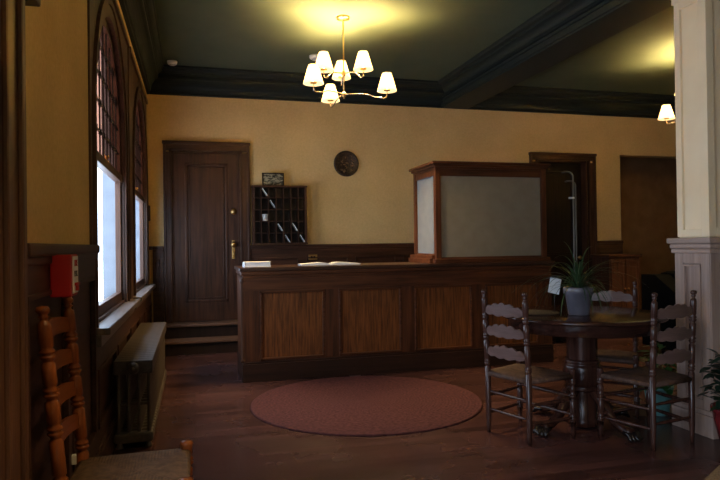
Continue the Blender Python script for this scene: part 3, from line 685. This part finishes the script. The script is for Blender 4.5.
# ------------------------------------------------------------------ ladder-back chairs
def post_profile(h, r, rings, foot=True, finial=True):
    p = [(0, 0), (r*.62, 0), (r*.72, .05), (r*.95, .12)]
    zs = [z for z in rings]
    for z in zs:
        p += [(r, z-.032), (r*.72, z-.026), (r*.74, z-.02), (r*1.12, z-.010), (r*1.12, z-.004), (r*.72, z), (r*1.12, z+.006), (r*1.12, z+.012), (r*.74, z+.022), (r, z+.03)]
    if finial:
        p += [(r, h-.075), (r*.9, h-.06), (r*.55, h-.052), (r*.5, h-.044), (r*.85, h-.038), (r*.5, h-.032), (r*.95, h-.022), (r*1.0, h-.014), (r*.75, h-.004), (0, h)]
    else:
        p += [(r, h-.02), (r*1.1, h-.014), (r*1.0, h-.004), (0, h)]
    return p
def slat_mesh(wid, h, style, th=.012):
    b = MB(); n = 48; cols = []
    for k in range(n+1):
        u = k/n; e = math.sin(u*PI); x = -wid/2+wid*u
        if style == 'scalloped':
            t = h*(.50+.36*e)+.014*abs(math.sin(u*PI*5))*min(1, e*3)-.004; lo = h*.20-h*.10*e-.009*abs(math.sin(u*PI*4))*min(1, e*3)
        else: t = h*(.72+.28*e); lo = h*.14*e
        cols.append([b.bm.verts.new((x, y, z)) for y, z in ((-th/2, lo), (th/2, lo), (th/2, t), (-th/2, t))])
    for p, q in zip(cols, cols[1:]):
        for i in range(4): b.bm.faces.new((p[i], p[(i+1) % 4], q[(i+1) % 4], q[i]))
    b.bm.faces.new(cols[0][::-1]); b.bm.faces.new(cols[-1])
    return b
def make_chair(name, label, group, wb, wf, dp, seat, top, ftop, r, slats, style, m_post, m_slat, m_rush, lean, rungs, loc, rz):
    t = thing(name, label, 'chair', loc, rz, group)
    yb, yf = -dp/2, dp/2
    def sh(z): return -max(0, z-seat)*lean
    for s in (-1, 1):
        b = MB(); rings = [seat-.16+.0, seat+.06, (slats[-1][0]+slats[-1][1])/2+.085, (slats[-2][0]+slats[-2][1])/2+.08] if style == 'scalloped' else [seat+.06]+[sl[0]+.025 for sl in slats[1:]]
        rings = sorted(rings)
        b.lathe(post_profile(top, r, rings[1:] if style == 'scalloped' else rings), 16)
        for v in b.bm.verts: v.co = Vector((v.co.x+s*wb/2, v.co.y+yb+sh(v.co.z), v.co.z))
        b.build('back_post', m_post, t)
    for s in (-1, 1):
        b = MB(); b.lathe(post_profile(ftop, r*1.05, [.13, seat-.14, seat-.05], finial=False), 16, T((s*wf/2, yf, 0))); b.build('front_leg', m_post, t)
    for (z1, z0) in slats:
        b = slat_mesh(wb-r*.8, z1-z0, style)
        for v in b.bm.verts:
            z = v.co.z+z0; v.co = Vector((v.co.x, v.co.y+yb+sh(z)-.022*(1-(2*v.co.x/wb)**2), z))
        b.build('slat', m_slat, t)
    # seat: pillowed rush over four rails
    b = MB(); n = 12; G = []
    for i in range(n+1):
        row = []; v_ = i/n; y = yb+v_*dp
        hw = (wb+(wf-wb)*v_)/2
        for j in range(n+1):
            u = j/n*2-1; e = max(abs(u), abs(2*v_-1)); d = .5-.5*abs(abs(u)-abs(2*v_-1))
            z = seat+.012*(1-e**6)-.008*(1-e)+.004*min(1, abs(abs(u)-abs(2*v_-1))*6)
            row.append(b.bm.verts.new((u*hw, y*1.0, z)))
        G.append(row)
    for i in range(n):
        for j in range(n): f = b.bm.faces.new((G[i][j], G[i][j+1], G[i+1][j+1], G[i+1][j])); f.smooth = True
    q = [(-wb/2, yb), (wb/2, yb), (wf/2, yf), (-wf/2, yf)]
    for k in range(4):
        a, e = q[k], q[(k+1) % 4]; b.tube([(a[0], a[1], seat-.013), (e[0], e[1], seat-.013)], .0175, 10)
    vs = [b.bm.verts.new((x, y, seat-.028)) for x, y in q]; b.bm.faces.new(vs)
    b.build('seat', m_rush, t)
    def rung(a, e, z0, z1, rr):
        n = 9; pts = [(a[0]+(e[0]-a[0])*k/(n-1), a[1]+(e[1]-a[1])*k/(n-1), z0+(z1-z0)*k/(n-1)) for k in range(n)]
        MB().tube(pts, [rr*(.7+.45*math.sin(k/(n-1)*PI)) for k in range(n)], 10).build('rung', m_post, t)
    for (zb, zf, zfr) in rungs:
        rung(q[0], q[3], zb, zf, r*.55); rung(q[1], q[2], zb, zf, r*.55); rung(q[3], q[2], zfr, zfr, r*.6); rung(q[0], q[1], zb+.03, zb+.03, r*.5)
    return t
def seat_spot(bx, by, ang, dp): f = Vector((math.cos(ang), math.sin(ang))); return (bx+f.x*dp/2, by+f.y*dp/2, 0), ang-PI/2
l_, r_ = seat_spot(-.437, 2.505, 0, .40)
make_chair('ladder_back_chair', 'orange maple ladder-back chair with four slats against the window wall', None, .42, .445, .40, .435, 1.095, .47, .0235,
           [(1.03, .955), (.905, .83), (.775, .70), (.645, .57)], 'plain', MAPLE, MAPLEX, RUSH, .085, [(.17, .17, .2), (.28, .28, .32)], l_, r_)
GRP = 'walnut ladder-back chairs round the pedestal table'
l_, r_ = seat_spot(1.99, 3.70, math.radians(18), .36)
chair = make_chair('ladder_back_chair', 'walnut ladder-back chair on the side of the table towards the rug', GRP, .36, .46, .36, .415, .972, .455, .0195,
           [(.898, .80), (.758, .66), (.617, .52)], 'scalloped', CHAIRW, CHAIRX, RUSHD, .05, [(.13, .13, .15), (.25, .25, .27)], l_, r_)
l_, r_ = seat_spot(2.885, 3.25, math.radians(101), .36); dup(chair, l_, r_, 'walnut ladder-back chair between the pedestal table and the camera, beside the pillar')
l_, r_ = seat_spot(3.217, 4.274, math.radians(-136.5), .36); dup(chair, l_, r_, 'walnut ladder-back chair behind the table, partly hidden by the potted plant')

# ------------------------------------------------------------------ pedestal table
TX, TY, TR = 2.615, 3.79, .55
tb = thing('pedestal_table', 'round dark mahogany pedestal table with carved claw feet', 'table', (TX, TY, 0))
b = MB(); b.lathe([(0, .792), (TR-.02, .792), (TR-.006, .788), (TR, .780), (TR, .770), (TR-.008, .764), (TR-.03, .760), (0, .760)], 72); b.build('table_top', TABLEW, tb)
b = MB(); b.lathe([(TR-.05, .762), (TR-.05, .69), (TR-.056, .685), (TR-.075, .685), (TR-.075, .762)], 72); b.build('apron', TABLEW, tb)
b = MB(); b.lathe([(.10, .762), (.10, .74), (.13, .73), (.13, .70), (.10, .69), (.0, .69)], 8, RZ(PI/8)); b.lathe([(.105, .70), (.105, .46)], 8, RZ(PI/8))
b.lathe([(0, 0.475), (0.112, 0.475), (0.122, 0.465), (0.122, 0.455), (0.11, 0.447), (0.122, 0.438), (0.127, 0.42), (0.132, 0.37), (0.127, 0.32), (0.12, 0.3), (0.11, 0.292), (0.122, 0.283), (0.122, 0.27), (0.11, 0.26), (0, 0.26)], 32)
b.lathe([(.1, .265), (.098, .07), (.105, .06), (.108, .02), (.09, .012), (0, .012)], 8, RZ(PI/8)); b.build('column', TABLEZ, tb)
for k in range(4):
    a = math.radians(15+90*k); ca, sa = math.cos(a), math.sin(a)
    path = [(.06, .27), (.11, .245), (.16, .20), (.21, .14), (.26, .095), (.31, .068), (.355, .052), (.39, .046)]
    rad = [.036, .038, .037, .034, .031, .030, .033, .03]
    b = MB(); b.tube([(r*ca, r*sa, z) for r, z in path], rad, 12)
    ft = b.build('foot', TABLEZ, tb)
    b = MB()
    for j in range(-2, 3):   # carved toes
        o = j*.022; c2 = Vector((ca, sa, 0)); sd = Vector((-sa, ca, 0))
        p0 = c2*.35+sd*o*.8+Vector((0, 0, .05)); p1 = c2*.40+sd*o+Vector((0, 0, .046)); p2 = c2*(.43-abs(j)*.008)+sd*o*1.15+Vector((0, 0, .022)); p3 = c2*(.445-abs(j)*.008)+sd*o*1.2+Vector((0, 0, .012))
        b.tube([p0, p1, p2, p3], [.012, .016, .013, .006], 8)
    b.build('claw', CLAW, ft)
ZT = .7925

# things on the table
pp = thing('potted_spider_plant', 'spider plant with long arching leaves in a grey pot on the table', 'plant', (2.52, 3.68, ZT))
b = MB(); b.lathe([(0, .001), (.066, .001), (.07, .006), (.088, .14), (.098, .145), (.1, .185), (.094, .19), (.086, .185), (.084, .16), (0, .155)], 32); b.build('pot', POT, pp)
b = MB(); b.lathe([(.0855, .163), (.05, .172), (0, .174)], 24); b.build('soil', SOIL, pp)
def arching(n, rng, l0, l1, w0, w1, zb, seed, up=.5):
    b = MB(); rr = random.Random(seed)
    for k in range(n):
        a = 2*PI*k/n*1.0+rr.uniform(-.25, .25); ln = rr.uniform(l0, l1); el = rr.uniform(.35, 1.35)*up/.5*.9; el = min(el, 1.45)
        d = Vector((math.cos(a), math.sin(a), 0)); sd = Vector((-math.sin(a), math.cos(a), 0)); wd_ = rr.uniform(w0, w1)
        p = Vector((0, 0, zb))+d*rr.uniform(0, .02); pts = [p.copy()]; ang = el; st = ln/12; curl = rr.uniform(.09, .19)
        for i in range(12):
            p = p+d*math.cos(ang)*st+Vector((0, 0, math.sin(ang)*st)); ang -= curl*(1.3-.03*i); ang = max(ang, -1.35)
            if p.z < .02: p.z = .02
            pts.append(p.copy())
        ws = [wd_*min(1, .45+i*.25)*(1-(i/12)**2.2)+.0006 for i in range(13)]
        b.strip(pts, ws, sd)
    return b
arching(84, None, .24, .52, .0028, .0056, .17, 11, .66).build('foliage', LEAF, pp)
b = MB(); b.tube([(0, 0, .16), (.002, .0, .25), (.012, -.004, .36)], .004, 6); b.strip([Vector((.0, -.01, .2)), Vector((.01, -.012, .29)), Vector((.03, -.02, .37))], [.006, .008, .001], Vector((1, 0, 0))); b.build('flower_stalk', LEAF, pp)
t = thing('card_holder', 'tilted white card on a small wire stand beside the grey plant pot', 'card', (2.40, 3.78, ZT+.0), math.radians(-20))
b = MB(); b.lathe([(0, 0), (.03, 0), (.03, .008), (.006, .012), (0, .012)], 16); b.tube([(0, 0, .01), (0, .002, .09), (.004, .004, .175)], .003, 6); b.build('stand', LEAD, t)
b = MB(); b.box(-.038, .038, -.0015, .0015, -.055, .055, .0005, T((.0, -.006, .195)) @ RY(math.radians(14)) @ RX(math.radians(-14))); b.build('card', PAPER, t)
t = tag(MB().lathe([(0, .001), (.15, .001), (.158, .004), (.158, .008), (.15, .011), (0, .009)], 40).build('placemat', WICKER, None, (2.30, 3.86, ZT)), 'round dark woven placemat on the rug side of the table', 'placemat')

# ------------------------------------------------------------------ planters by the pillar
t = thing('teal_planter', 'tapered teal planter of green leaves on the floor behind the nearest chair', 'plant', (3.33, 3.89, 0))
b = MB(); b.lathe([(0, .001), (.072, .001), (.076, .008), (.104, .19), (.11, .195), (.11, .21), (.1, .21), (.096, .18), (0, .175)], 8, RZ(PI/8)); b.build('pot', TEAL, t)
b = MB(); b.lathe([(.0965, .183), (.05, .19), (0, .19)], 16); b.build('soil', SOIL, t)
def bushy(n, h, rad, seed, zb, wl=.035):
    b = MB(); rr = random.Random(seed)
    for k in range(n):
        a = rr.uniform(0, 2*PI); r = rad*math.sqrt(rr.random()); z = zb+h*rr.random()*(1-.35*(r/rad)**2)
        c = Vector((r*math.cos(a), r*math.sin(a), z)); a2 = a+rr.uniform(-.8, .8); el = rr.uniform(-.4, .7)
        d = Vector((math.cos(a2)*math.cos(el), math.sin(a2)*math.cos(el), math.sin(el))); sd = Vector((-math.sin(a2), math.cos(a2), 0)); ln = rr.uniform(.06, .1); w_ = wl*rr.uniform(.5, .8)
        b.strip([c, c+d*ln*.35, c+d*ln*.7-Vector((0, 0, .006)), c+d*ln-Vector((0, 0, .02))], [.002, w_, w_*.75, .001], sd)
        if k % 3 == 0: b.tube([(0, 0, zb-.01), (c.x*.4, c.y*.4, zb+(z-zb)*.6), c], .0022, 5)
    return b
bushy(95, .33, .13, 5, .20).build('foliage', LEAF2, t)
t = thing('red_planter', 'dark red pot with blackish foliage on the floor beside the pillar', 'plant', (3.165, 3.03, 0))
b = MB(); b.lathe([(0, .001), (.1, .001), (.1, .03), (.085, .035), (0, .035)], 24); b.build('stand', BLACKW, t)
b = MB(); b.lathe([(0, .036), (.085, .036), (.1, .05), (.135, .2), (.14, .245), (.15, .25), (.15, .275), (.138, .275), (.13, .25), (0, .24)], 32); b.build('pot', REDPOT, t)
b = MB(); b.lathe([(.132, .252), (.06, .26), (0, .262)], 20); b.build('soil', SOIL, t)
bushy(130, .44, .15, 9, .27, .04).build('foliage', LEAF3, t)

# ------------------------------------------------------------------ right bay: cabinet, sofa, luggage cart
t = thing('wooden_cabinet', 'low panelled wooden cabinet against the back wall beside the dark doorway', 'cabinet', (6.1, 7.97, 0))
b = MB(); b.box(-.26, .26, -.2, .2, .08, 1.06, .006); b.build('body', DOORW, t)
b = MB(); b.box(-.29, .29, -.23, .22, 1.06, 1.10, .012); b.build('top', DOORX, t)
b = MB(); b.box(-.27, .27, -.21, .21, 0, .08, .004); b.build('plinth', BLACKW, t)
for s in (-1, 1):
    b = MB(); x0, x1 = (s*.125-.115, s*.125+.115); b.box(x0, x1, -.215, -.2, .11, 1.03, .003)
    for q in ((x0, x1, .11, .16), (x0, x1, .98, 1.03), (x0, x0+.045, .16, .98), (x1-.045, x1, .16, .98)): b.box(q[0], q[1], -.225, -.215, q[2], q[3], .003)
    d = b.build('door', DOORW, t)
    b = MB(); b.lathe([(.006, 0), (.006, .012), (.014, .02), (.01, .03), (0, .032)], 12, T((s*.03, -.225, .6)) @ RX(PI/2)); b.build('knob', BRASS, d)
t = thing('black_sofa', 'black sofa partly hidden behind the pillar', 'sofa', (6.0, 5.75, 0))
b = MB(); b.box(-.75, .75, -.4, .4, .08, .3, .03); b.build('base', BLACK, t)
for s in (-1, 1):
    b = MB(); b.box(s*.37-.34, s*.37+.34, -.42, .18, .3, .46, .05); b.build('seat_cushion', BLACK, t)
b = MB(); b.box(-.7, .7, .16, .42, .3, .93, .07); b.build('backrest', BLACK, t)
for s in (-1, 1):
    b = MB(); b.prism([(-.44, .08), (.42, .08), (.42, .9), (.2, .9), (-.2, .66), (-.44, .62)], .2, T((s*.83, 0, 0)) @ RZ(PI/2)); b.build('armrest', BLACK, t)
for (x, y) in ((-.7, -.35), (.7, -.35), (-.7, .35), (.7, .35)):
    b = MB(); b.lathe([(.03, .085), (.02, 0), (0, 0)], 12, T((x, y, 0))); b.build('leg', BLACKW, t)
t = thing('rolling_stand', 'tall dull chrome stand with hooked tops in front of the dark doorway', 'stand', (4.78, 7.06, 0), math.radians(-34))
b = MB(); b.box(-.28, .28, -.25, .31, .17, .215, .015); b.build('platform', BLACK, t)
for y, x, z1 in ((-.06, 0, 2.2), (.17, .03, 2.1)):
    b = MB(); n = 12; R_ = .075
    pts = [(x, y, .2), (x, y, 1.0), (x, y, z1-R_)]+[(x-R_+R_*math.cos(PI/2*k/n), y, z1-R_+R_*math.sin(PI/2*k/n)) for k in range(1, n+1)]+[(x-R_-.035, y, z1), (x-R_-.06, y, z1-.012)]
    b.tube(pts, .011, 10); b.build('hooked_pole', CHROME, t)
b = MB(); b.box(-.06, .012, -.075, -.05, 1.845, 1.87, .004); b.build('bracket', WHITE, t)
for (x, y) in ((-.22, -.2), (.22, -.2), (-.22, .26), (.22, .26)):
    MB().lathe([(0, -.02), (.07, -.02), (.08, -.01), (.08, .01), (.07, .02), (0, .02)], 20, T((x, y, .081)) @ RY(PI/2)).build('wheel', BLACK, t)
    MB().box(x-.03, x+.03, y-.02, y+.02, .15, .175, .003).build('caster', CHROME, t)

# ------------------------------------------------------------------ chandeliers
def chandelier(label, loc, rz, watts=BULB):
    ch = thing('chandelier', label, 'chandelier', loc, rz, 'six-light chandeliers')
    b = MB(); b.lathe([(0, -.0005), (.062, -.0005), (.066, -.01), (.06, -.022), (.03, -.03), (.008, -.034), (0, -.034)], 28); b.build('canopy', BRASS, ch)
    b = MB(); b.tube([(0, 0, -.03), (0, 0, -.80)], .0075, 10); b.build('stem', BRASS, ch)
    for z in (-.555, -.76):
        b = MB(); b.lathe([(0, -.03), (.008, -.028), (.018, -.018), (.022, 0), (.018, .018), (.008, .028), (0, .03)], 18, T((0, 0, z))); b.build('hub', BRASS, ch)
    for (zh, R_, zs, az) in [(-.555, .21, -.547, a) for a in (98, -25, 205)]+[(-.76, .42, -.735, a) for a in (-1, 229, 111)]:
        a = math.radians(az); d = Vector((math.cos(a), math.sin(a), 0))
        # s-curved arm: out level, dip, rise into the socket
        pr = [(0, zh), (R_*.3, zh+.004), (R_*.55, zh-.004), (R_*.72, zh-.03), (R_*.84, zs-.062), (R_*.93, zs-.068), (R_*.99, zs-.05), (R_, zs-.02), (R_, zs+.03)]
        pts = []
        for i in range(len(pr)-1):
            p0, p1, p2, p3 = pr[max(i-1, 0)], pr[i], pr[i+1], pr[min(i+2, len(pr)-1)]
            for k in range(5):
                t_ = k/5; f = lambda a0, a1, a2, a3: .5*(2*a1+(a2-a0)*t_+(2*a0-5*a1+4*a2-a3)*t_**2+(3*a1-a0-3*a2+a3)*t_**3)
                pts.append(d*f(p0[0], p1[0], p2[0], p3[0])+Vector((0, 0, f(p0[1], p1[1], p2[1], p3[1]))))
        pts.append(d*pr[-1][0]+Vector((0, 0, pr[-1][1])))
        arm = MB().tube(pts, .0065, 8).build('arm', NICKEL, ch)
        c = d*R_
        MB().lathe([(0, zs+.002), (.03, zs+.004), (.034, zs+.012), (.02, zs+.018), (.015, zs+.046), (0, zs+.046)], 18, T((c.x, c.y, 0))).build('socket', BRASS, arm)
        MB().lathe([(.094, zs), (.096, zs+.002), (.045, zs+.175), (.043, zs+.175), (.0925, zs+.002)], 32, T((c.x, c.y, 0))).build('shade', SHADE, arm)
        MB().lathe([(.012, zs+.046), (.018, zs+.052), (.02, zs+.06), (.015, zs+.07), (0, zs+.076)], 16, T((c.x, c.y, 0))).build('bulb', BULBM, arm)
        lp = bpy.data.lights.new('bulb_light', 'POINT'); lp.energy = watts; lp.color = (1, .66, .27); lp.shadow_soft_size = .032
        lo = bpy.data.objects.new('bulb_light', lp); COL.objects.link(lo); lo.parent = ch; lo.location = (c.x, c.y, zs+.116)
    return ch
chandelier('six light chandelier with white shades hanging before the counter', (1.44, 5.88, CZ), -YAW)
chandelier('six light chandelier mostly hidden behind the pillar', (5.69, 5.96, CZ), -YAW, BULB*.75)
chandelier('unseen six light chandelier added to light the near part of the room', (1.05, 1.25, CZ), -YAW, BULB*.42)  # added out of frame overhead, only to warm and brighten the near end
